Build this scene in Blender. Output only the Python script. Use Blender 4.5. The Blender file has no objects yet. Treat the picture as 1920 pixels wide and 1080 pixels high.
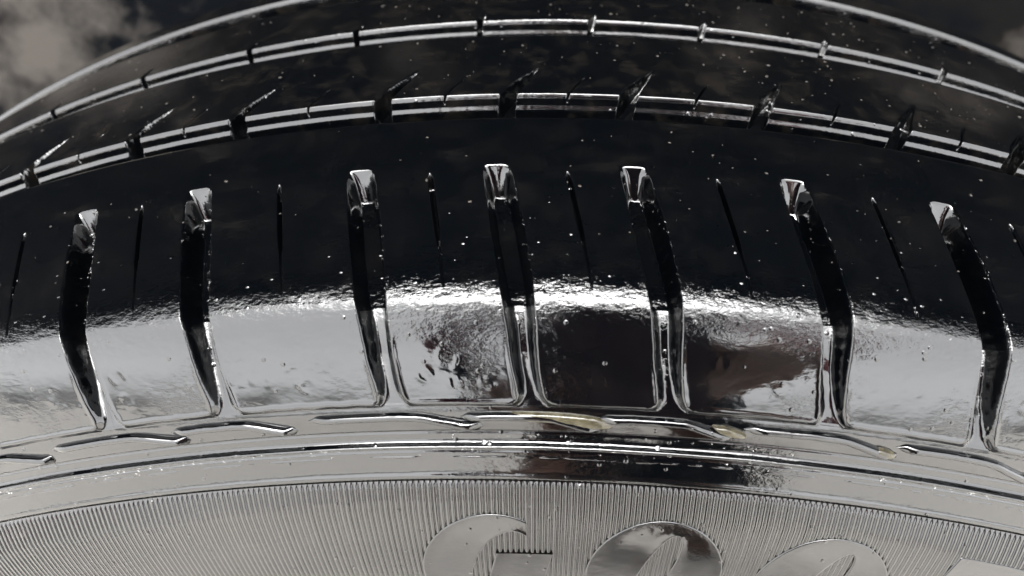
import bpy, bmesh, math, random
import numpy as np
from mathutils import Vector, Matrix

random.seed(7)
rng = np.random.default_rng(11)
scene = bpy.context.scene
col = scene.collection
MM = 0.001
RT = 325.0            # tyre radius, mm
AX = 72.0             # axial middle of the tread, mm
ZC = RT * MM          # height of the wheel axis above the ground

# ------------------------------------------------------------------ camera
CAM = Vector((-7.492, -91.332, 393.353)) * MM + Vector((0, 0, ZC))
PITCH, YAW, ROLL, FPX = math.radians(40.692), math.radians(2.508), math.radians(0.245), 1511.86
Mz = Matrix.Rotation(YAW, 3, 'Z')
fw = Mz @ Vector((0, math.cos(PITCH), -math.sin(PITCH)))
rt = Mz @ Vector((1, 0, 0))
up = rt.cross(fw)
cr, sr = math.cos(ROLL), math.sin(ROLL)
rt, up = cr * rt + sr * up, -sr * rt + cr * up
cd = bpy.data.cameras.new("camera")
cam = bpy.data.objects.new("camera", cd)
col.objects.link(cam)
cam.matrix_world = Matrix(((rt.x, up.x, -fw.x, CAM.x), (rt.y, up.y, -fw.y, CAM.y),
                           (rt.z, up.z, -fw.z, CAM.z), (0, 0, 0, 1)))
cd.sensor_width = 36.0
cd.lens = FPX / 1920 * 36.0
cd.clip_start = 0.003
cd.clip_end = 500
cd.dof.use_dof = True
cd.dof.focus_distance = 0.136
cd.dof.aperture_fstop = 19.0
scene.camera = cam

# ------------------------------------------------------------------ sky, sun, exposure
SUN_EL, SUN_AZ = math.radians(80), math.radians(184)     # azimuth clockwise from +Y
w = bpy.data.worlds.new("World")
scene.world = w
w.use_nodes = True
nt = w.node_tree
nt.nodes.clear()
sky = nt.nodes.new('ShaderNodeTexSky')
sky.sky_type = 'NISHITA'
sky.sun_disc = False
sky.sun_elevation = SUN_EL
sky.sun_rotation = SUN_AZ
sky.air_density = 0.45
sky.dust_density = 3.6
sky.ozone_density = 1.0
hs = nt.nodes.new('ShaderNodeHueSaturation')
hs.inputs['Saturation'].default_value = 0.06           # overcast: almost no blue left
bg = nt.nodes.new('ShaderNodeBackground')
bg.inputs['Strength'].default_value = 0.12
wo = nt.nodes.new('ShaderNodeOutputWorld')
nt.links.new(sky.outputs[0], hs.inputs['Color'])
nt.links.new(hs.outputs[0], bg.inputs['Color'])
nt.links.new(bg.outputs[0], wo.inputs['Surface'])
sd = bpy.data.lights.new("sun", 'SUN')
sd.energy = 0.5
sd.angle = math.radians(60)
sd.color = (1.0, 0.985, 0.97)
sun = bpy.data.objects.new("sun", sd)
col.objects.link(sun)
sdir = Vector((math.sin(SUN_AZ) * math.cos(SUN_EL), math.cos(SUN_AZ) * math.cos(SUN_EL), math.sin(SUN_EL)))
sun.rotation_euler = sdir.to_track_quat('Z', 'Y').to_euler()
sun.location = sdir * 5
vs = scene.view_settings
vs.view_transform = 'Standard'
vs.look = 'None'
vs.exposure = 4.1
vs.gamma = 1.0
vs.use_curve_mapping = False

# ------------------------------------------------------------------ materials
def mat(name):
    m = bpy.data.materials.new(name)
    m.use_nodes = True
    n = m.node_tree.nodes
    return m, m.node_tree, n['Principled BSDF']

def N(t, kind, **kw):
    n = t.nodes.new(kind)
    for k, v in kw.items():
        if k in n.inputs:
            n.inputs[k].default_value = v
        else:
            setattr(n, k, v)
    return n

def ramp(t, src, stops):
    r = N(t, 'ShaderNodeValToRGB')
    e = r.color_ramp.elements
    while len(e) < len(stops):
        e.new(0.5)
    for el, (p, c) in zip(e, stops):
        el.position = p
        el.color = (c, c, c, 1) if isinstance(c, (int, float)) else (*c, 1)
    t.links.new(src, r.inputs[0])
    return r

def math_node(t, op, a, b):
    n = N(t, 'ShaderNodeMath', operation=op)
    for i, v in enumerate((a, b)):
        if isinstance(v, (int, float)):
            n.inputs[i].default_value = v
        else:
            t.links.new(v, n.inputs[i])
    return n.outputs[0]

def rubber_material():
    m, t, b = mat("wet_black_rubber")
    L = t.links.new
    tc = N(t, 'ShaderNodeTexCoord')
    co = tc.outputs['Object']
    scuff = N(t, 'ShaderNodeAttribute', attribute_name='scuff').outputs['Fac']
    dry = N(t, 'ShaderNodeAttribute', attribute_name='dry').outputs['Fac']
    side = N(t, 'ShaderNodeAttribute', attribute_name='side').outputs['Fac']
    b.inputs['IOR'].default_value = 1.55
    b.inputs['Coat Weight'].default_value = 0.6
    b.inputs['Coat IOR'].default_value = 1.35
    # colour: black rubber, browner and dustier where it is dry or grimy
    n1 = N(t, 'ShaderNodeTexNoise', Scale=180.0, Detail=8.0, Roughness=0.65)
    L(co, n1.inputs['Vector'])
    dust = ramp(t, n1.outputs['Fac'], [(0.50, 0.0), (0.78, 1.0)])
    df = math_node(t, 'MULTIPLY', dust.outputs[0], math_node(t, 'ADD', math_node(t, 'MULTIPLY', dry, 0.5), 0.10))
    mx = N(t, 'ShaderNodeMix', data_type='RGBA')
    L(df, mx.inputs[0])
    mx.inputs[6].default_value = (0.0005, 0.0007, 0.001, 1)
    mx.inputs[7].default_value = (0.013, 0.0108, 0.0085, 1)
    # pale silt film dried on the sidewall
    mx2 = N(t, 'ShaderNodeMix', data_type='RGBA')
    n4 = N(t, 'ShaderNodeTexNoise', Scale=60.0, Detail=6.0, Roughness=0.6)
    L(co, n4.inputs['Vector'])
    sf = math_node(t, 'MULTIPLY', side, ramp(t, n4.outputs['Fac'], [(0.3, 0.35), (0.7, 1.0)]).outputs[0])
    L(sf, mx2.inputs[0])
    L(mx.outputs[2], mx2.inputs[6])
    mx2.inputs[7].default_value = (0.006, 0.0055, 0.0045, 1)
    L(mx2.outputs[2], b.inputs['Base Color'])
    # gloss
    n2 = N(t, 'ShaderNodeTexNoise', Scale=95.0, Detail=5.0, Roughness=0.6)
    L(co, n2.inputs['Vector'])
    r0 = ramp(t, n2.outputs['Fac'], [(0.35, 0.03), (0.75, 0.12)])
    rr = math_node(t, 'ADD', r0.outputs[0], math_node(t, 'MULTIPLY', dry, 0.08))
    rr = math_node(t, 'ADD', rr, math_node(t, 'MULTIPLY', side, 0.10))
    L(rr, b.inputs['Roughness'])
    cr_ = math_node(t, 'ADD', math_node(t, 'MULTIPLY', dry, 0.07), 0.02)
    L(cr_, b.inputs['Coat Roughness'])
    # relief: soft ripples of the water film, scuffed orange peel, pits
    mp = N(t, 'ShaderNodeMapping')
    mp.inputs['Scale'].default_value = (0.55, 1.0, 1.0)
    L(co, mp.inputs['Vector'])
    na = N(t, 'ShaderNodeTexNoise', Scale=950.0, Detail=4.0, Roughness=0.62)
    L(mp.outputs[0], na.inputs['Vector'])
    nb = N(t, 'ShaderNodeTexNoise', Scale=230.0, Detail=3.0, Roughness=0.5)
    L(mp.outputs[0], nb.inputs['Vector'])
    np_ = N(t, 'ShaderNodeTexNoise', Scale=75.0, Detail=4.0, Roughness=0.6)
    L(co, np_.inputs['Vector'])
    patch = ramp(t, np_.outputs['Fac'], [(0.45, 0.0), (0.62, 1.0)])
    amt = math_node(t, 'ADD', math_node(t, 'MULTIPLY', scuff, 0.8),
                    math_node(t, 'MULTIPLY', patch.outputs[0], 0.36))
    amt = math_node(t, 'ADD', amt, 0.03)
    ha = math_node(t, 'MULTIPLY', math_node(t, 'SUBTRACT', na.outputs['Fac'], 0.5), amt)
    hb = math_node(t, 'MULTIPLY', nb.outputs['Fac'], 0.35)
    vo = N(t, 'ShaderNodeTexVoronoi', Scale=330.0)
    L(co, vo.inputs['Vector'])
    pit = ramp(t, vo.outputs['Distance'], [(0.05, 1.0), (0.13, 0.0)])
    hp = math_node(t, 'MULTIPLY', pit.outputs[0], 0.35)
    hh = math_node(t, 'ADD', math_node(t, 'ADD', ha, hb), hp)
    bp = N(t, 'ShaderNodeBump', Strength=1.0, Distance=0.00022)
    L(hh, bp.inputs['Height'])
    L(bp.outputs[0], b.inputs['Normal'])
    bc = N(t, 'ShaderNodeBump', Strength=0.6, Distance=0.00022)
    L(hh, bc.inputs['Height'])
    L(bc.outputs[0], b.inputs['Coat Normal'])
    return m

RUBBER = rubber_material()

def simple(name, c, rough, ior=1.45, bump=None, var=0.3, scale=40.0):
    m, t, b = mat(name)
    tc = N(t, 'ShaderNodeTexCoord')
    n = N(t, 'ShaderNodeTexNoise', Scale=scale, Detail=6.0, Roughness=0.6)
    t.links.new(tc.outputs['Object'], n.inputs['Vector'])
    r = ramp(t, n.outputs['Fac'], [(0.3, tuple(x * (1 - var) for x in c)), (0.7, tuple(x * (1 + var) for x in c))])
    t.links.new(r.outputs[0], b.inputs['Base Color'])
    b.inputs['Roughness'].default_value = rough
    b.inputs['IOR'].default_value = ior
    if bump:
        bp = N(t, 'ShaderNodeBump', Strength=1.0, Distance=bump)
        t.links.new(n.outputs['Fac'], bp.inputs['Height'])
        t.links.new(bp.outputs[0], b.inputs['Normal'])
    return m

M_CONC = simple("pale_concrete", (0.39, 0.374, 0.348), 0.75, bump=0.002, var=0.18, scale=14)
M_GRIT = simple("tan_grit", (0.015, 0.0115, 0.008), 0.55, var=0.9, scale=300)
M_JACKET = simple("dark_red_cloth", (0.19, 0.010, 0.02), 0.9, var=0.4, scale=18)
M_TROUSER = simple("dark_trousers", (0.02, 0.02, 0.022), 0.9, var=0.3, scale=18)
M_BOOT = simple("brown_boots", (0.16, 0.085, 0.055), 0.7, var=0.25, scale=30)
M_HAIR = simple("dark_hair", (0.012, 0.010, 0.008), 0.6, var=0.4, scale=120)
M_SKIN = simple("skin", (0.34, 0.19, 0.13), 0.5, var=0.1, scale=60)
M_PHONE = simple("maroon_phone_case", (0.085, 0.036, 0.042), 0.45, var=0.35, scale=35)
M_GLASSY = simple("lens_glass", (0.004, 0.004, 0.006), 0.08, var=0.1)

def water_material():
    m, t, b = mat("water")
    b.inputs['Base Color'].default_value = (1, 1, 1, 1)
    b.inputs['Transmission Weight'].default_value = 1.0
    b.inputs['IOR'].default_value = 1.33
    b.inputs['Roughness'].default_value = 0.02
    return m
M_WATER = water_material()

def silt_material():
    m, t, b = mat("silty_water")
    tc = N(t, 'ShaderNodeTexCoord')
    n = N(t, 'ShaderNodeTexNoise', Scale=420.0, Detail=5.0, Roughness=0.6)
    t.links.new(tc.outputs['Object'], n.inputs['Vector'])
    r = ramp(t, n.outputs['Fac'], [(0.3, (0.016, 0.014, 0.009)), (0.55, (0.042, 0.037, 0.023)), (0.8, (0.075, 0.068, 0.05))])
    t.links.new(r.outputs[0], b.inputs['Base Color'])
    b.inputs['Roughness'].default_value = 0.04
    b.inputs['IOR'].default_value = 1.45
    bp = N(t, 'ShaderNodeBump', Strength=0.6, Distance=0.00025)
    t.links.new(n.outputs['Fac'], bp.inputs['Height'])
    t.links.new(bp.outputs[0], b.inputs['Normal'])
    return m
M_SILT = silt_material()

STAIN = (-0.277, 0.30, 0.565)     # where the plaster run sits on the wall
def wall_material():
    m, t, b = mat("stained_black_wall")
    L = t.links.new
    tc = N(t, 'ShaderNodeTexCoord')
    n = N(t, 'ShaderNodeTexNoise', Scale=9.0, Detail=9.0, Roughness=0.62)
    L(tc.outputs['Object'], n.inputs['Vector'])
    r = ramp(t, n.outputs['Fac'], [(0.45, (0.0007, 0.0012, 0.0021)), (0.58, (0.004, 0.0037, 0.0034)), (0.68, (0.05, 0.045, 0.04))])
    # a pale run of old plaster on the black paint
    sp = N(t, 'ShaderNodeVectorMath', operation='DISTANCE')
    mp = N(t, 'ShaderNodeMapping')
    mp.inputs['Scale'].default_value = (1.0, 1.0, 0.55)
    L(tc.outputs['Object'], mp.inputs['Vector'])
    L(mp.outputs[0], sp.inputs[0])
    sp.inputs[1].default_value = (STAIN[0], STAIN[1], STAIN[2] * .55)
    nf = N(t, 'ShaderNodeTexNoise', Scale=26.0, Detail=8.0, Roughness=0.65)
    L(tc.outputs['Object'], nf.inputs['Vector'])
    dd = math_node(t, 'ADD', sp.outputs['Value'], math_node(t, 'MULTIPLY', math_node(t, 'SUBTRACT', nf.outputs['Fac'], .5), .30))
    sr_ = ramp(t, dd, [(0.0, 1.0), (0.075, 0.0)])
    mxs = N(t, 'ShaderNodeMix', data_type='RGBA')
    L(sr_.outputs[0], mxs.inputs[0])
    L(r.outputs[0], mxs.inputs[6])
    mxs.inputs[7].default_value = (0.055, 0.050, 0.045, 1)
    L(mxs.outputs[2], b.inputs['Base Color'])
    b.inputs['Roughness'].default_value = 0.9
    b.inputs['Specular IOR Level'].default_value = 0.05
    bp = N(t, 'ShaderNodeBump', Strength=0.8, Distance=0.004)
    L(n.outputs['Fac'], bp.inputs['Height'])
    L(bp.outputs[0], b.inputs['Normal'])
    return m
M_WALL = wall_material()

# ------------------------------------------------------------------ helpers
def tag(o, label=None, cat=None, group=None, kind=None):
    if label: o["label"] = label
    if cat: o["category"] = cat
    if group: o["group"] = group
    if kind: o["kind"] = kind
    return o

def mesh_obj(name, verts, faces, material, parent=None, smooth=True, attrs=None):
    me = bpy.data.meshes.new(name)
    me.from_pydata([tuple(v) for v in verts] if not isinstance(verts, np.ndarray) else verts.tolist(), [],
                   faces.tolist() if isinstance(faces, np.ndarray) else faces)
    if attrs:
        for k, a in attrs.items():
            at = me.attributes.new(k, 'FLOAT', 'POINT')
            at.data.foreach_set('value', np.asarray(a, dtype=np.float32).ravel())
    if smooth:
        me.polygons.foreach_set('use_smooth', np.ones(len(me.polygons), dtype=bool))
    me.materials.append(material)
    me.update()
    o = bpy.data.objects.new(name, me)
    col.objects.link(o)
    if parent:
        o.parent = parent
    return o

# ------------------------------------------------------------------ setting
mesh_obj("ground", [(-60, -60, 0), (60, -60, 0), (60, 60, 0), (-60, 60, 0)], [(0, 1, 2, 3)], M_CONC, smooth=False)["kind"] = "structure"
WY = 0.30
def box(x0, x1, y0, y1, z0, z1):
    v = [(x, y, z) for x in (x0, x1) for y in (y0, y1) for z in (z0, z1)]
    f = [(0, 1, 3, 2), (4, 6, 7, 5), (0, 4, 5, 1), (2, 3, 7, 6), (0, 2, 6, 4), (1, 5, 7, 3)]
    return v, f
v, f = box(-4, 4, WY, WY + 0.2, 0.0, 3.2)
wall = mesh_obj("wall", v, f, M_WALL, smooth=False)
wall["kind"] = "structure"
v, f = box(-4, 4, -0.38, WY - 0.003, 2.45, 2.6)
mesh_obj("sky_blocker", v, f, M_WALL, smooth=False)["kind"] = "structure"  # unseen slab added overhead to keep mirrored sky off the upper shoulder

# ------------------------------------------------------------------ tyre profile (axial y, drop below the crown; mm)
CP = np.array([(72, .5), (55, .7), (44, 1.0), (36, 1.2), (22.7, 2.7), (15, 4.6), (7.5, 6.9), (2.2, 8.8), (-0.9, 10.2),
               (-2.0, 10.9), (-3.3, 12.4), (-5.3, 15.3), (-8.0, 20.0), (-10.2, 24.3), (-11.2, 26.4), (-12.0, 30.7), (-13.0, 33.6),
               (-15.2, 39), (-18.2, 50), (-19.6, 65), (-17.5, 85), (-10, 105), (0, 122)], float)
def catmull(P, n=40):
    out = []
    Q = np.vstack([2 * P[0] - P[1], P, 2 * P[-1] - P[-2]])
    for i in range(1, len(Q) - 2):
        p0, p1, p2, p3 = Q[i - 1:i + 3]
        t0 = 0
        t1 = np.linalg.norm(p1 - p0) ** .5
        t2 = t1 + np.linalg.norm(p2 - p1) ** .5
        t3 = t2 + np.linalg.norm(p3 - p2) ** .5
        for t in np.linspace(t1, t2, n, endpoint=False):
            a1 = (t1 - t) / (t1 - t0) * p0 + (t - t0) / (t1 - t0) * p1
            a2 = (t2 - t) / (t2 - t1) * p1 + (t - t1) / (t2 - t1) * p2
            a3 = (t3 - t) / (t3 - t2) * p2 + (t - t2) / (t3 - t2) * p3
            b1 = (t2 - t) / (t2 - t0) * a1 + (t - t0) / (t2 - t0) * a2
            b2 = (t3 - t) / (t3 - t1) * a2 + (t - t1) / (t3 - t1) * a3
            out.append((t2 - t) / (t2 - t1) * b1 + (t - t1) / (t2 - t1) * b2)
    out.append(P[-1])
    return np.array(out)
DC = catmull(CP)
SC = np.concatenate([[0], np.cumsum(np.linalg.norm(np.diff(DC, axis=0), axis=1))])
S_BEAD = SC[-1]
# smooth normals of the profile as a function of s
_g = np.gradient(DC, SC, axis=0)
_k = np.ones(15) / 15
_gy = np.convolve(np.pad(_g[:, 0], 7, mode='edge'), _k, 'valid')
_gd = np.convolve(np.pad(_g[:, 1], 7, mode='edge'), _k, 'valid')
_l = np.hypot(_gy, _gd)
NY, NR = -_gd / _l, -_gy / _l            # outward normal: axial, radial
ORG = Vector((0, AX * MM, 0))             # foot of the tyre

def surf(s, th, h):
    """s: arc length from tread middle (positive towards the camera side), th: degrees from the top, h: height, mm"""
    s = np.asarray(s, float)
    a = np.abs(s)
    sg = np.where(s >= 0, 1.0, -1.0)
    y = np.interp(a, SC, DC[:, 0]) + h * np.interp(a, SC, NY)
    r = RT - np.interp(a, SC, DC[:, 1]) + h * np.interp(a, SC, NR)
    y = np.where(sg > 0, y, 2 * AX - y)
    t = np.radians(th)
    return np.stack([r * np.sin(t) * MM, (y - AX) * MM, ZC + r * np.cos(t) * MM], -1)

def rad(s):
    return RT - np.interp(np.abs(s), SC, DC[:, 1])

def sm(e0, e1, x):
    t = np.clip((x - e0) / (e1 - e0), 0, 1)
    return t * t * (3 - 2 * t)

def wob(x, seed, n=6, f0=0.3, f1=3.0):
    r = np.random.default_rng(seed)
    out = np.zeros_like(np.asarray(x, float))
    for _ in range(n):
        out = out + np.sin(x * r.uniform(f0, f1) * 2 * np.pi + r.uniform(0, 6.28)) * r.uniform(.4, 1)
    return out / n

def scuff_of(s):
    return np.where(s > 0, np.exp(-((s - 75.4) / 3.4) ** 2) * 1.05 + 0.10 * sm(50, 66, s) * (1 - sm(74, 80, s)), 0.2)
def dry_of(s):
    return np.where(s > 0, 1 - sm(30, 38, s), 1.0)
def side_of(s):
    return sm(104, 108, s)

def grid_obj(name, s, th, h, parent, wrap=False, material=RUBBER):
    """s, th, h: 2-D arrays (rows along s, columns along th)"""
    P = surf(s, th, h)
    nr, nc = s.shape
    idx = np.arange(nr * nc).reshape(nr, nc)
    a, b = idx[:-1, :-1], idx[1:, :-1]
    c, d = idx[1:, 1:], idx[:-1, 1:]
    F = np.stack([a, b, c, d], -1).reshape(-1, 4)
    if wrap:
        F2 = np.stack([idx[:-1, -1], idx[1:, -1], idx[1:, 0], idx[:-1, 0]], -1)
        F = np.vstack([F, F2])
    # face orientation outwards
    p0, p1, p2 = P.reshape(-1, 3)[F[len(F) // 2][:3]]
    nrm = np.cross(p1 - p0, p2 - p0)
    cen = p0 - np.array([0, 0, ZC])
    if nrm @ (cen * np.array([1, 1, 1])) < 0:
        F = F[:, ::-1]
    return mesh_obj(name, P.reshape(-1, 3), F, material, parent,
                    attrs={'scuff': scuff_of(s), 'dry': dry_of(s), 'side': side_of(s)})

tyre = bpy.data.objects.new("tyre", None)
col.objects.link(tyre)
tyre.location = ORG
tag(tyre, "wet glossy black car tyre standing upright in front of the dark stained wall", "tyre")

def turned_copy(src, deg):
    o = src.copy()
    col.objects.link(o)
    o.parent = tyre
    c = Matrix.Translation((0, 0, ZC))
    o.matrix_local = c @ Matrix.Rotation(math.radians(deg), 4, 'Y') @ c.inverted()
    return o

# ---- columns of a block, in mm from its left boundary, dense at the grooves and at the sipe
def columns(width, hw, fine, usipe=None):
    c = list(np.linspace(0, max(hw - 1.0, .2), 4)) + list(np.linspace(max(hw - 0.9, .25), hw + 0.7, fine))
    right = [width - x for x in c]
    mid = np.linspace(hw + 0.9, width - hw - 0.9, 46 if fine > 5 else 7)
    cc = c + list(mid) + right
    if usipe:
        m = usipe * width
        cc += [m + x for x in (-.9, -.6, -.42, -.3, -.2, -.1, 0, .1, .2, .3, .42, .6, .9)]
    return np.unique(np.round(np.array(cc), 4))

# ---------------- outer shoulder blocks
GS = [36, 49.6, 61, 70.5, 78.5, 85, 91.3, 94]
GD = [-.25, 0, .37, .67, .86, .96, 1.20, 1.28]
def groove_shift(s):
    x = np.linspace(34, 95, 200)
    y = np.interp(x, GS, GD)
    y = np.convolve(np.pad(y, 8, mode='edge'), np.ones(17) / 17, 'valid')
    return np.interp(s, x, y)
TOPS = [-33.1, -29.0, -24.9, -20.6, -15.86, -11.92, -6.77, -2.70, 1.30, 5.96, 10.50, 14.6, 19.2, 23.3, 27.9]
S_G = 91.7

def shoulder_rows(n):
    if n == 'fine':
        return np.unique(np.concatenate([[33.5, 34.9, 35.2, 35.5, 35.75, 36.0, 36.3, 36.8], np.linspace(38, 48.6, 18),
               np.linspace(48.8, 54, 22), np.linspace(54.3, 89, 100), np.linspace(89.2, 93.2, 26)]))
    return np.unique(np.concatenate([[33.5, 34.9, 35.3, 35.6, 35.7, 35.73, 35.76, 35.9, 36.1, 36.25, 36.32, 36.4, 36.6, 37.0, 42], np.linspace(48.8, 54, 6), np.linspace(56, 89, 12),
                                     np.linspace(90, 93.2, 9)]))

def shoulder_block(t0, t1, fine, seed, name="shoulder_block", mirror=False):
    rows = shoulder_rows('fine' if fine else 'low')
    width = math.radians(t1 - t0) * 312
    cols = columns(width, 2.2, 15 if fine else 5, 0.51 if fine else None)
    S, Dm = np.meshgrid(rows, cols, indexing='ij')
    U = Dm / width
    T = t0 + (t1 - t0) * U + groove_shift(S)
    scale = rad(S) / 312.0
    d = np.minimum(Dm, width - Dm) * scale
    # half width of the lateral groove and its depth
    hw = np.interp(S, [49, 52, 62, 72, 82, 88, 92], [1.9, 2.1, 2.35, 2.2, 1.75, 1.55, 1.7])
    edge = np.where(Dm < width / 2, 1, -1)
    hw = hw + 0.13 * wob(S + 7 * edge, seed, 7, .05, .55)
    depth = np.interp(S, [49.3, 52.8, 58, 74, 84, 90.5, 92], [0, 4.6, 5.2, 4.8, 3.2, 1.2, .8])
    a = d - hw
    b = S_G + 0.10 * wob(Dm, seed + 3, 5, .03, .25) - S
    r = 2.2
    dist = np.where((a < r) & (b < r), r - np.hypot(np.minimum(a - r, 0), np.minimum(b - r, 0)), np.minimum(a, b))
    wgt = sm(0.45, -0.95, dist)
    wgt = np.where(b < 0.6, np.maximum(wgt, sm(0.3, -0.35, b)), wgt)
    cup = np.clip(1 - (d / (hw + .35)) ** 2, 0, 1) ** .8
    cw = 1 - sm(52.2, 54.2, S)
    wgt = wgt * (1 - .45 * cw) + cup * .45 * cw
    dep = np.where(S > S_G, 0.8, depth)
    h = -dep * wgt
    # small bead of rubber along the block's bottom edge
    h += 0.10 * np.exp(-((np.minimum(a, b) - 0.55) / .35) ** 2) * sm(78, 88, S)
    # faint rings left by the mould vents
    vr = np.random.default_rng(seed + 77)
    for _ in range(4 if fine else 0):
        cx_, cs_ = vr.choice([.14, .3, .5, .72, .87]) * width + vr.normal(0, .5), vr.uniform(83, 88.5)
        ro = np.hypot(Dm - cx_, S - cs_)
        an = np.arctan2(S - cs_, Dm - cx_)
        h += vr.uniform(.02, .06) * np.exp(-((ro - vr.uniform(.8, 1.5)) / .24) ** 2) * sm(-.4, .5, np.sin(an * 2 + vr.uniform(0, 6)) + .3 * np.sin(5 * an))
    # half-length sipe in the middle
    dm = np.abs(Dm - 0.51 * width) * scale
    sw = np.interp(S, [51.2, 52, 63, 66, 72.5], [.2, .46, .46, .26, .2])
    sdp = np.interp(S, [51.0, 52.6, 63.5, 65.5, 72, 73], [0, 2.4, 2.2, .9, .5, 0])
    h -= sdp * sm(sw, sw * .45, dm)
    # near wall of the circumferential groove
    h = np.where(S < 36.8, np.minimum(h, np.interp(S, [33.5, 34.9, 35.2, 35.75, 36.0, 36.3], [-7, -7, -6, -.8, -.4, 0])), h)
    # uneven worn surface
    h += 0.035 * wob(S * .05 + Dm * .03, seed + 9, 6, .5, 3) * sm(37, 42, S)
    if mirror:
        S = -S
    return grid_obj(name, S, T, h, tyre)

vis = []
for k in range(len(TOPS) - 1):
    vis.append(shoulder_block(TOPS[k], TOPS[k + 1], 2 <= k <= 11, 20 + k))
rest = 360 - (TOPS[-1] - TOPS[0])
nrest = 68
pitch = rest / nrest
proto = shoulder_block(TOPS[-1], TOPS[-1] + pitch, False, 5)
for k in range(1, nrest):
    turned_copy(proto, pitch * k)
nin = 81
protoi = shoulder_block(-1.0, -1.0 + 360 / nin, False, 6, mirror=True)
for k in range(1, nin):
    turned_copy(protoi, 360 / nin * k)

# ---------------- tread blocks of the two centre ribs
def tread_block(t0, t1, s_near, s_far, fine, seed, slot, slot_len, slot_w, slope, sipe):
    """s_near: edge towards the camera, s_far: edge away from it"""
    rows_n = [s_near + x for x in (3.8, .92, .88, .8, .7, .65, .59, .55, .42, .3, .26, .23, .2, .16, .1, .05, .01, -.04, -.09, -.2, -.32, -.42, -.47, -.52, -.58, -.7, -1.0, -1.4)]
    rows_m = list(np.linspace(s_near - 1.8, s_far + 1.2, 48 if fine else 8))
    rows_f = [s_far + x for x in (.7, .4, .2, 0, -.3, -.6, -3.4)]
    rows = np.array(sorted(rows_n + rows_m + rows_f))
    width = math.radians(t1 - t0) * 324
    cols = columns(width, slot_w, 15 if fine else 5, 0.5 if (fine and sipe) else None)
    S, Dm = np.meshgrid(rows, cols, indexing='ij')
    U = Dm / width
    x = s_near - S                         # distance behind the near edge
    T = t0 + (t1 - t0) * U + slope * np.clip(x, -1, slot_len + 4) + slope * .35 * np.clip(x - 4, 0, slot_len)
    d = np.minimum(Dm, width - Dm)
    hw = np.interp(x, [-4, 0, slot_len * .5, slot_len, slot_len + 1], [slot_w * 1.15, slot_w, slot_w * .75, .35, .2])
    hw = hw * (1 + .12 * wob(S, seed, 5, .1, .6))
    dep = np.interp(x, [-2, slot_len * .45, slot_len, slot_len + .8], [slot, slot * .8, slot * .12, 0])
    h = -dep * sm(0.12, -0.28, d - hw)
    if sipe:
        dm = np.abs(Dm - .5 * width)
        h -= np.interp(x, [-1, 0, 5, 7], [1.5, 1.5, 1.2, 0]) * sm(.3, .12, dm)
    # walls towards the grooves, the near one with a stepped chamfer
    wx = -x + .055 * wob(T * 2.0, seed + 1, 9, .15, 3.0)
    wn = np.interp(wx, [-.55, -.42, -.09, .02, .2, .27, .58, .68, .9, 3.8],
                   [0, -.05, -.52, -.78, -2.1, -2.22, -2.68, -2.9, -7, -7])
    wf = np.interp(S - s_far, [-3.4, -.6, -.3, 0, .2, .4, .7], [-7, -7, -3, -.8, -.3, -.08, 0])
    h = np.minimum(h, np.minimum(wn, wf))
    h += .05 * wob(T * .8, seed + 1, 6, .1, 1.2) * np.exp(-(x / 1.0) ** 2)
    return grid_obj("tread_block", S, T, h, tyre)

N2 = [-32.9, -28.8, -24.7, -20.4, -15.86, -11.86, -6.72, -2.55, 1.35, 5.75, 10.47, 14.6, 19.2, 23.3, 27.9]
N3 = [-36.4, -31.9, -27.3, -22.74, -18.08, -13.23, -8.78, -3.91, 0.32, 4.53, 9.27, 14.19, 18.7, 23.4, 27.6]
for tops, sn, sf, args, n in ((N2, 28.0, 2.2, (5.5, 10.0, 1.7, .075, True), 68), (N3, -5.0, -26.0, (4.0, 3.5, .75, .05, False), 65)):
    for k in range(len(tops) - 1):
        tread_block(tops[k], tops[k + 1], sn, sf, 1 <= k <= 11, 60 + k + n, *args)
    pit = (360 - (tops[-1] - tops[0])) / n
    pr = tread_block(tops[-1], tops[-1] + pit, sn, sf, False, 3, *args)
    for k in range(1, n):
        turned_copy(pr, pit * k)

# ---------------- groove floors and the body of the tyre
th360 = np.arange(0, 360, 1.0)
def ring(name, rows, hfun, th=th360, wrap=True):
    S, T = np.meshgrid(np.array(rows, float), th, indexing='ij')
    return grid_obj(name, S, T, hfun(S, T), tyre, wrap)
ring("groove_floor", [36.5, 34, 31, 29], lambda S, T: -6.9 + 0 * S)
ring("groove_floor", [3.5, 1, -1, -3.6], lambda S, T: -6.9 + 0 * S)
ring("groove_floor", [-25.3, -27, -31, -34, -36.5], lambda S, T: -6.9 + 0 * S)
ring("inner_sidewall", -np.array([93.2, 95, 98, 102, 106, 112, 120, 132, 145, 160, 175, 185, 193.5]),
     lambda S, T: -0.8 + 0 * S)
ring("outer_sidewall", [140.2, 146, 152, 160, 170, 180, 187, 193.5], lambda S, T: -0.3 + 0 * S)
ring("inner_liner", [193.5, 180, 160, 140, 120, 100, 92, 80, 60, 30, 0, -30, -60, -80, -92, -100, -120, -140, -160, -180, -193.5],
     lambda S, T: -9.0 + 0 * S)

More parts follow.
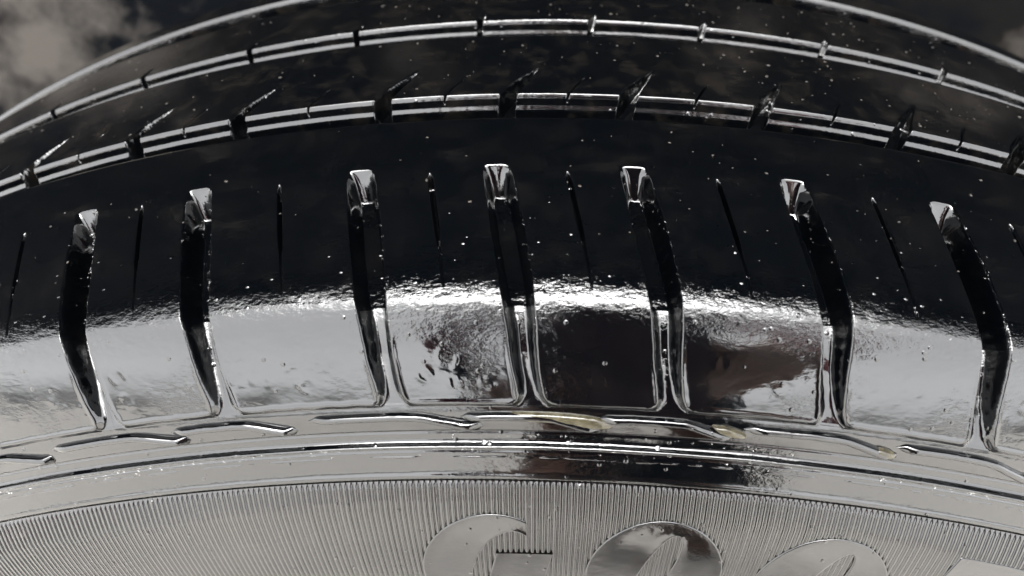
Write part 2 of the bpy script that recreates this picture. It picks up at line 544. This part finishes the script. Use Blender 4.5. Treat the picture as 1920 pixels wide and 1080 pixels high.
# ---------------- moulded band between the blocks and the lettered sidewall
thb = np.concatenate([np.arange(-30, 26, .12), np.arange(26, 330, 1.0)])
def band_h(S, T):
    h = np.full_like(S, -0.8)
    h -= 0.30 * np.exp(-((S - 97.2) / .22) ** 2) + .12 * sm(97.0, 97.5, S)
    sj = 99.55 + .06 * wob(T, 91, 6, .05, .5)
    x = S - sj
    h += 0.95 * np.where(x < 0, np.exp(-(x / .55) ** 2), np.exp(-(x / .34) ** 2))
    h -= .12 * np.exp(-((x - .95) / .3) ** 2)
    dash = sm(-.02, .12, wob(T, 17, 9, .3, 2.6) + .05)
    h += .13 * dash * np.exp(-((S - 101.7 - .1 * wob(T, 5, 5, .05, .4)) / .12) ** 2)
    h += .14 * np.exp(-((S - 105.2) / .5) ** 2)
    h -= .35 * sm(105.6, 106.1, S)
    return h
rows = np.unique(np.concatenate([np.linspace(93.2, 96.6, 9), np.linspace(96.7, 97.8, 9), np.linspace(98, 101, 36),
                                 np.linspace(101.2, 102.2, 13), np.linspace(102.6, 104.6, 5), np.linspace(104.8, 106.2, 12)]))
ring("shoulder_band", rows, band_h, thb)

# ---------------- wavy moulded ridges on that band, one per block
def stroke(name, path, prof, base, material=RUBBER, n=90, seed=1, parent=tyre):
    """path: (th deg, s mm) polyline; prof(t)->half width mm, height mm"""
    P = np.array(path, float)
    tt = np.linspace(0, 1, len(P))
    t = np.linspace(0, 1, n)
    th, s = np.interp(t, tt, P[:, 0]), np.interp(t, tt, P[:, 1])
    k = np.ones(7) / 7
    s = np.convolve(np.pad(s, 3, mode='edge'), k, 'valid')
    s = s + .07 * wob(t * 20, seed, 6, .05, .5)
    x = np.radians(th) * 298
    dx, ds = np.gradient(x), np.gradient(s)
    l = np.hypot(dx, ds)
    nx, ns = -ds / l, dx / l
    hw, hh = prof(t)
    q = np.array([-1, -.95, -.8, -.55, -.25, 0, .25, .5, .7, .85, .95, 1.0])
    z = np.array([-.3, .15, .55, .85, .98, 1.0, .98, .85, .62, .35, .05, -.3])
    X = x[None] + q[:, None] * (hw * nx)[None]
    S = s[None] + q[:, None] * (hw * ns)[None]
    H = base + z[:, None] * hh[None]
    return grid_obj(name, S, np.degrees(X / 298), H, parent, material=material)

for k in range(1, len(TOPS) - 2):
    g0, g1 = TOPS[k] + 1.25, TOPS[k + 1] + 1.25
    p = g1 - g0
    path = [(g0 + .46 * p, 94.0), (g0 + .7 * p, 93.8), (g0 + 1.0 * p, 93.75), (g0 + 1.12 * p, 93.9),
            (g0 + 1.24 * p, 94.7), (g0 + 1.38 * p, 95.7), (g0 + 1.5 * p, 96.0)]
    stroke("moulded_ridge", path, lambda t: (.85 * sm(0, .05, t) * sm(1, .95, t) + .02,
                                             1.1 * sm(-.02, .1, t) * sm(1.02, .85, t)), -0.82, seed=30 + k)

# ---------------- fine radial serrations of the sidewall (too fine to count)
RP = 0.187
ths = np.arange(round(-33 / RP) * 8, round(29 / RP) * 8 + 1) * (RP / 8)
srows = np.concatenate([[106.2, 106.45, 106.8], np.linspace(107.5, 140.2, 18)])
def rib_h(S, T):
    ph = (T / RP) % 1.0
    tri = 1 - np.exp(-((ph - .5) / .15) ** 2)
    amp = .36 * sm(106.2, 106.8, S) * (1 - sm(137, 140, S)) * (.9 + .2 * wob(T * 3, 8, 6, .1, 1))
    return -1.15 * (1 - sm(106.2, 112, S)) - .3 * sm(106.2, 112, S) + amp * tri - .05
Sg, Tg = np.meshgrid(srows, ths, indexing='ij')
o = grid_obj("serration", Sg, Tg, rib_h(Sg, Tg), tyre)
o["kind"] = "stuff"
ring("sidewall_panel", [106.2, 107, 109, 112, 120, 130, 140.2],
     lambda S, T: -1.15 * (1 - sm(106.2, 112, S)) - .3 * sm(106.2, 112, S) - .05, np.concatenate([[ths[-1]], np.arange(30, 326.5, 1.0), [360 + ths[0]]]), False)

# ---------------- raised lettering: GOOD...
def letter(outlines):
    """outlines: list of (outer, inner) polylines in (th, s) with equal counts"""
    V, F, AS = [], [], []
    for n_, (A, B, closed) in enumerate(outlines):
        A, B = np.array(A, float), np.array(B, float)
        tt = np.linspace(0, 1, len(A))
        t = np.linspace(0, 1, 140)
        A = np.stack([np.interp(t, tt, A[:, i]) for i in (0, 1)], -1)
        B = np.stack([np.interp(t, tt, B[:, i]) for i in (0, 1)], -1)
        dv = (B - A)
        ln = np.maximum(np.hypot(np.radians(dv[:, 0]) * 280, dv[:, 1]), .4)[:, None]
        lv = []
        top = .42 + .03 * n_
        for off, z in ((-.10 / ln, -.6), (0 / ln, top * .5), (.12 / ln, top), (.35 / ln, top - .03), (0 * ln + .3, top - .05), (0 * ln + .5, top - .05),
                       (0 * ln + .7, top - .05), (1 - .35 / ln, top - .03), (1 - .12 / ln, top), (1 + 0 / ln, top * .5), (1 + .10 / ln, -.6)):
            q = A + dv * off
            base = -1.15 * (1 - sm(106.2, 112, q[:, 1])) - .3 * sm(106.2, 112, q[:, 1])
            lv.append((q, base + z))
        S = np.stack([q[:, 1] for q, _ in lv])
        T = np.stack([q[:, 0] for q, _ in lv])
        H = np.stack([z for _, z in lv])
        P = surf(S, T, H)
        nr, nc = S.shape
        idx = np.arange(nr * nc).reshape(nr, nc) + sum(len(x) for x in V)
        Fq = np.stack([idx[:-1, :-1], idx[1:, :-1], idx[1:, 1:], idx[:-1, 1:]], -1).reshape(-1, 4)
        p = P.reshape(-1, 3)
        m = Fq[len(Fq) // 2] - idx[0, 0]
        if np.cross(p[m[1]] - p[m[0]], p[m[2]] - p[m[0]])[1] > 0:
            Fq = Fq[:, ::-1]
        V.append(p)
        F.append(Fq)
        AS.append(S.ravel())
    S = np.concatenate(AS)
    return mesh_obj("letter", np.vstack(V), np.vstack(F), RUBBER, tyre,
                    attrs={'scuff': 0 * S, 'dry': 0 * S, 'side': 0 * S + .2})

def ell(c, rx, ry, shear, a0, a1, n=80):
    a = np.radians(np.linspace(a0, a1, n))
    th = c[0] + rx * np.cos(a)
    s = c[1] - ry * np.sin(a)
    return np.stack([th - shear * (s - c[1]), s], -1)
for c in (2.80, 8.72):
    letter([(ell((c, 124.4), 2.40, 12.5, .012, 0, 360), ell((c, 124.4), .50, 9.6, .058, 0, 360), True)])
# G
go = ell((-3.0, 124.4), 2.46, 12.5, .012, 62, 270)
gi = ell((-2.55, 124.4), 1.05, 8.9, .045, 62, 270)
gb = ([(-2.77, 120.5), (-3.05, 126), (-3.3, 135)], [(-.77, 120.4), (-1.0, 126), (-1.25, 135)], False)
letter([(go, gi, False), gb])
# D
do = [(12.75, 116)] + [(12.92, 111.9), (13.6, 111.8), (14.6, 111.8), (15.6, 112.1), (16.6, 113.8), (17.2, 117), (17.3, 122), (16.8, 128),
      (15.8, 133), (14.5, 136), (13.0, 136.6), (11.6, 136.6), (12.1, 128), (12.75, 116)]
di = [(14.5, 118)] + [(14.65, 116), (14.7, 115.4), (14.9, 115.2), (15.1, 115.2), (15.3, 115.6), (15.4, 117), (15.3, 121), (15.0, 126),
      (14.6, 130), (14.2, 132), (13.9, 132.6), (13.6, 132), (13.9, 127), (14.5, 118)]
letter([(do, di, True)])

# ------------------------------------------------------------------ dirty water lying in the moulding
def lens_blob(name, outline, hmax, base, material, label, cat, group=None):
    O = np.array(outline, float)
    c = O.mean(0)
    n = 48
    tt = np.linspace(0, 1, len(O) + 1)
    t = np.linspace(0, 1, n, endpoint=False)
    O2 = np.vstack([O, O[:1]])
    ring_ = np.stack([np.interp(t, tt, O2[:, i]) for i in (0, 1)], -1)
    k = np.ones(5) / 5
    for i in (0, 1):
        ring_[:, i] = np.convolve(np.concatenate([ring_[-2:, i], ring_[:, i], ring_[:2, i]]), k, 'valid')
    V, F = [], []
    fr = [1.0, .96, .88, .72, .5, .25]
    zz = [-.25, .25, .6, .88, .98, 1.0]
    for q, z in zip(fr, zz):
        p = c + (ring_ - c) * q
        V.append(surf(p[:, 1], p[:, 0], base + z * hmax))
    V.append(surf(np.array([c[1]]), np.array([c[0]]), base + hmax))
    for r in range(len(fr) - 1):
        for i in range(n):
            j = (i + 1) % n
            F.append((r * n + i, r * n + j, (r + 1) * n + j, (r + 1) * n + i))
    e = (len(fr) - 1) * n
    for i in range(n):
        F.append((e + i, e + (i + 1) % n, len(fr) * n))
    o = mesh_obj(name, np.vstack(V), F, material)
    o.location = ORG
    bm = bmesh.new(); bm.from_mesh(o.data); bmesh.ops.recalc_face_normals(bm, faces=bm.faces); bm.to_mesh(o.data); bm.free()
    tag(o, label, cat, group)
    return o
lens_blob("muddy_puddle", [(-2.5, 92.9), (-1.2, 92.8), (.2, 93.2), (.8, 94.2), (1.0, 95.6), (.6, 95.9), (0, 94.9), (-1.0, 94.3), (-2.5, 94.4)],
          .98, -.75, M_SILT, "long tan muddy puddle lying on the moulded ridge below the dark reflection", "puddle", "muddy puddles on the moulded ridges")
lens_blob("muddy_puddle", [(3.7, 93.7), (4.2, 93.6), (4.7, 94.6), (4.9, 95.6), (4.4, 95.6), (3.9, 94.8)],
          .98, -.75, M_SILT, "short tan muddy puddle at the dipped end of a moulded ridge", "puddle", "muddy puddles on the moulded ridges")
lens_blob("muddy_puddle", [(8.5, 95.0), (8.9, 94.4), (9.3, 94.9), (9.45, 95.9), (9.0, 96.3), (8.6, 95.7)],
          .98, -.75, M_SILT, "grey brown bead of muddy water hanging off a ridge tip beside the dark reflection", "puddle", "muddy puddles on the moulded ridges")
lens_blob("muddy_puddle", [(13.0, 95.0), (13.6, 94.7), (14.6, 95.4), (14.7, 96.4), (13.8, 96.6), (13.2, 96.0)],
          .5, -.75, M_SILT, "pale muddy puddle below a lateral groove, farthest from the dark reflection", "puddle", "muddy puddles on the moulded ridges")
lens_blob("water_drop", [(-3.95, 94.9), (-3.6, 94.7), (-3.4, 95.4), (-3.55, 96.2), (-3.9, 96.1)],
          .9, -.75, M_WATER, "clear bluish water drop on the moulded band beside the long puddle", "drop")

lens_blob("water_drop", [(-3.1, 93.6), (-2.6, 93.0), (-2.3, 93.5), (-2.5, 94.3), (-2.9, 94.4)],
          .8, -.75, M_WATER, "clear flat water drop touching the end of the long muddy puddle", "drop")

# ------------------------------------------------------------------ droplets and grit (nobody could count them)
def scatter(name, n, sampler, rmin, rmax, flat, base, material, label, cat, rows=3, seg=7, power=2.5):
    V, F = [], []
    for i in range(n):
        th, s = sampler()
        r = rmin + (rmax - rmin) * rng.random() ** power
        asp = rng.uniform(.7, 1.5)
        hb = base(s, th)
        rr = rad(s)
        b0 = sum(len(x) for x in V) if False else len(V)
        for j in range(rows):
            e = j / rows * math.pi / 2
            for q in range(seg):
                a = q / seg * 2 * math.pi + i
                k = 1 + .25 * math.sin(a * 2 + i * 1.7)
                V.append((s + r * k * math.cos(e) * math.sin(a), th + math.degrees(r * k * asp * math.cos(e) * math.cos(a) / rr), hb - .05 + r * flat * math.sin(e)))
        V.append((s, th, hb - .05 + r * flat))
        for j in range(rows - 1):
            for q in range(seg):
                p = (q + 1) % seg
                F.append((b0 + j * seg + q, b0 + j * seg + p, b0 + (j + 1) * seg + p, b0 + (j + 1) * seg + q))
        for q in range(seg):
            F.append((b0 + (rows - 1) * seg + q, b0 + (rows - 1) * seg + (q + 1) % seg, b0 + rows * seg))
    A = np.array(V)
    P = surf(A[:, 0], A[:, 1], A[:, 2])
    o = mesh_obj(name, P, F, material)
    o.location = ORG
    tag(o, label, cat, kind="stuff")
    return o

def b_tread(s, th):
    return 0.0
def s_tread():
    while True:
        s = rng.choice([rng.uniform(-24, -6.5), rng.uniform(4, 26), rng.uniform(37.5, 66)], p=[.3, .38, .32])
        th = rng.uniform(-26, 20) if rng.random() < .55 else rng.normal(6, 5)
        return th, s
scatter("grit", 620, s_tread, .06, .32, .8, b_tread, M_GRIT, "tan grit and dust specks scattered over the tyre tread", "grit")

def s_wet():
    q = rng.random()
    th = rng.uniform(-21, 16)
    if q < .3:
        return th, rng.uniform(50, 72)
    if q < .62:
        k = rng.integers(3, 11)
        s = rng.uniform(53, 82)
        return TOPS[k] + float(groove_shift(s)) + math.degrees((np.interp(s, [50, 62, 72, 82], [2.2, 2.6, 2.5, 2.1]) + rng.normal(0, .18)) / 315), s
    if q < .66:
        k = rng.integers(3, 11)
        s = rng.uniform(63, 73)
        return .49 * TOPS[k] + .51 * TOPS[k + 1] + float(groove_shift(s)) + rng.normal(0, .03), s
    if q < .85:
        return th, 100.6 + rng.normal(0, .35)
    return (rng.uniform(-4, 7), rng.uniform(97.6, 98.8))
def b_wet(s, th):
    return 0.0 if s < 90 else -.9
scatter("water_droplets", 800, s_wet, .05, .18, .55, b_wet, M_WATER, "tiny clear water droplets beaded over the wet rubber", "droplets")

# ------------------------------------------------------------------ the photographer, mirrored in the wet shoulder
def skin_mesh(joints, edges, sub=2):
    me = bpy.data.meshes.new("tmp")
    names = list(joints)
    me.from_pydata([joints[n][0] for n in names], [(names.index(a), names.index(b)) for a, b in edges], [])
    o = bpy.data.objects.new("tmp", me)
    col.objects.link(o)
    o.modifiers.new("Skin", 'SKIN').use_smooth_shade = True
    for i, n in enumerate(names):
        r = joints[n][1]
        me.skin_vertices[0].data[i].radius = r if isinstance(r, tuple) else (r, r)
        me.skin_vertices[0].data[i].use_root = (i == 0)
    o.modifiers.new("Sub", 'SUBSURF').levels = sub
    dg = bpy.context.evaluated_depsgraph_get()
    out = bpy.data.meshes.new_from_object(o.evaluated_get(dg))
    bpy.data.objects.remove(o)
    return out

person = bpy.data.objects.new("person", None)
col.objects.link(person)
PX, PY = 0.13, -0.86
person.location = (PX, PY, 0)
tag(person, "person in dark red jacket leaning in with a phone, mirrored in the wet tyre shoulder", "person")
J = {
 'pelvis': ((PX, PY - .06, .74), (.15, .11)), 'waist': ((PX, PY - .01, .87), (.14, .10)), 'chest': ((PX - .015, PY + .12, 1.05), (.17, .12)),
 'upper': ((PX - .05, PY + .21, 1.17), (.12, .09)), 'neck': ((PX - .12, PY + .27, 1.23), .05), 'jaw': ((PX - .18, PY + .31, 1.28), (.07, .075)),
 'head': ((PX - .19, PY + .325, 1.37), (.078, .095)), 'crown': ((PX - .19, PY + .30, 1.45), .05), 'nose': ((PX - .19, PY + .43, 1.315), .014),
 'shr': ((PX + .16, PY + .19, 1.17), .065), 'elr': ((PX + .20, PY + .36, .92), .048), 'wrr': ((PX + .03, PY + .58, .73), .032), 'palmr': ((PX - .05, PY + .635, .672), (.035, .02)),
 'shl': ((PX - .23, PY + .19, 1.15), .065), 'ell': ((PX - .30, PY + .10, .88), .048), 'wrl': ((PX - .20, PY + .18, .69), .032), 'palml': ((PX - .17, PY + .20, .62), (.035, .02)),
 'hipr': ((PX + .09, PY - .05, .70), .12), 'knr': ((PX + .085, PY + .14, .44), .085), 'anr': ((PX + .09, PY - .03, .10), .055), 'toer': ((PX + .10, PY + .13, .045), (.045, .035)),
 'hipl': ((PX - .09, PY - .05, .70), .12), 'knl': ((PX - .085, PY + .14, .44), .085), 'anl': ((PX - .09, PY - .03, .10), .055), 'toel': ((PX - .10, PY + .13, .045), (.045, .035)),
}
EJ = [('pelvis', 'waist'), ('waist', 'chest'), ('chest', 'upper'), ('upper', 'neck'), ('neck', 'jaw'), ('jaw', 'head'), ('head', 'crown'), ('jaw', 'nose'),
      ('upper', 'shr'), ('shr', 'elr'), ('elr', 'wrr'), ('wrr', 'palmr'), ('upper', 'shl'), ('shl', 'ell'), ('ell', 'wrl'), ('wrl', 'palml'),
      ('pelvis', 'hipr'), ('hipr', 'knr'), ('knr', 'anr'), ('anr', 'toer'), ('pelvis', 'hipl'), ('hipl', 'knl'), ('knl', 'anl'), ('anl', 'toel')]
def fingers(side, palm, ahead, across, curl, spread):
    p = Vector(J[palm][0])
    for i, (off, ln) in enumerate(((-.03, .030), (-.010, .036), (.010, .039), (.03, .034))):
        b = p + across * off + ahead * .035
        m = b + ahead * ln + curl * .008
        e = m + ahead * ln * .55 + curl * ln * .7
        q = e + curl * ln * .5 - ahead * .004
        nm = [f"f{side}{i}{c}" for c in 'abcd']
        for n_, v_, r_ in zip(nm, (b, m, e, q), (.0095, .009, .0085, .0075)):
            J[n_] = (tuple(v_), r_)
        EJ.append((palm, nm[0]))
        EJ.extend(zip(nm[:-1], nm[1:]))
    b = p + across * spread * .035 - ahead * .005
    m = b + across * spread * .025 + ahead * .028
    e = m + ahead * .026 + curl * .012
    for n_, v_, r_ in zip((f"t{side}a", f"t{side}b", f"t{side}c"), (b, m, e), (.012, .011, .009)):
        J[n_] = (tuple(v_), r_)
    EJ.extend([(palm, f"t{side}a"), (f"t{side}a", f"t{side}b"), (f"t{side}b", f"t{side}c")])
fingers('r', 'palmr', Vector((-.85, .30, -.2)).normalized(), up.copy(), fw.copy(), 1)
fingers('l', 'palml', Vector((.1, .25, -.95)).normalized(), Vector((0, 1, .2)).normalized(), Vector((1, 0, 0)), 1)
bm_ = skin_mesh(J, EJ)
bm_.name = "body"
for m in (M_SKIN, M_JACKET, M_TROUSER, M_BOOT):
    bm_.materials.append(m)
hd = Vector(J['head'][0])
for p in bm_.polygons:
    c = p.center
    if c.z < .80:
        k = 2 if (c.y < PY + .30 and c.z < .78 and (c - Vector(J['palml'][0])).length > .12) else 0
    else:
        k = 1
    if (c - hd).length < .17 or (c - Vector(J['palmr'][0])).length < .13 or (c - Vector(J['palml'][0])).length < .11:
        k = 0
    elif c.y > PY + .30 and c.z > .55:
        k = 1
    if c.z < .24:
        k = 3
    p.material_index = k
    p.use_smooth = True
body = bpy.data.objects.new("body", bm_)
col.objects.link(body)
body.parent = person
body.matrix_parent_inverse = Matrix.Translation((-PX, -PY, 0))
hb = bmesh.new()
bmesh.ops.create_icosphere(hb, subdivisions=4, radius=1.0)
for vtx in hb.verts:
    d = vtx.co.copy()
    k = 1 + .05 * math.sin(d.x * 23) * math.sin(d.y * 19 + 1) * math.sin(d.z * 17)
    vtx.co = Vector((d.x * .092, d.y * .108, d.z * .10)) * k
    if d.y > .35 and d.z < .45:
        vtx.co.y = min(vtx.co.y, .04)
me = bpy.data.meshes.new("hair")
hb.to_mesh(me); hb.free()
me.materials.append(M_HAIR)
for p in me.polygons: p.use_smooth = True
hair = bpy.data.objects.new("hair", me)
col.objects.link(hair)
hair.parent = person
hair.location = (hd.x - PX, hd.y - PY - .012, hd.z + .02)
for sx in (-1, 1):
    eb = bmesh.new()
    bmesh.ops.create_uvsphere(eb, u_segments=12, v_segments=8, radius=.011)
    me = bpy.data.meshes.new("eye"); eb.to_mesh(me); eb.free()
    me.materials.append(M_GLASSY)
    e = bpy.data.objects.new("eye", me); col.objects.link(e); e.parent = person
    e.location = (hd.x - PX + sx * .032, hd.y - PY + .085, hd.z - .01)

# phone just behind the lens, held upright
phone = bpy.data.objects.new("phone", None)
col.objects.link(phone)
RM = Matrix(((rt.x, up.x, -fw.x), (rt.y, up.y, -fw.y), (rt.z, up.z, -fw.z)))
pc = CAM - fw * .010 + rt * .026 - up * .056
phone.matrix_world = Matrix.Translation(pc) @ RM.to_4x4()
tag(phone, "dark maroon phone held upright in the photographer's right hand, mirrored in the wet rubber", "phone")
def rounded_slab(name, w_, h_, d_, r_, z_, material, parent, cx=0, cy=0):
    bm = bmesh.new()
    ring_ = []
    for qx, qy, a0 in ((1, 1, 0), (-1, 1, 90), (-1, -1, 180), (1, -1, 270)):
        for a in range(0, 91, 15):
            ring_.append((cx + qx * (w_ / 2 - r_) + r_ * math.cos(math.radians(a0 + a)), cy + qy * (h_ / 2 - r_) + r_ * math.sin(math.radians(a0 + a))))
    lo = [bm.verts.new((x, y, z_ - d_ / 2)) for x, y in ring_]
    hi = [bm.verts.new((x, y, z_ + d_ / 2)) for x, y in ring_]
    bm.faces.new(hi); bm.faces.new(lo[::-1])
    n = len(ring_)
    for i in range(n):
        bm.faces.new((lo[i], lo[(i + 1) % n], hi[(i + 1) % n], hi[i]))
    bmesh.ops.bevel(bm, geom=[e for e in bm.edges if abs(e.verts[0].co.z - e.verts[1].co.z) < 1e-6], offset=d_ * .25, segments=2, affect='EDGES')
    me = bpy.data.meshes.new(name); bm.to_mesh(me); bm.free()
    me.materials.append(material)
    o = bpy.data.objects.new(name, me); col.objects.link(o); o.parent = parent
    return o
rounded_slab("shell", .072, .147, .008, .010, 0, M_PHONE, phone)
rounded_slab("screen", .067, .142, .001, .008, .0047, M_GLASSY, phone)
rounded_slab("lens_housing", .030, .030, .002, .007, -.005, M_PHONE, phone, .019, .054)
for lx, ly in ((.025, .060), (.013, .048)):
    rounded_slab("lens", .011, .011, .0008, .0054, -.0064, M_GLASSY, phone, lx, ly)
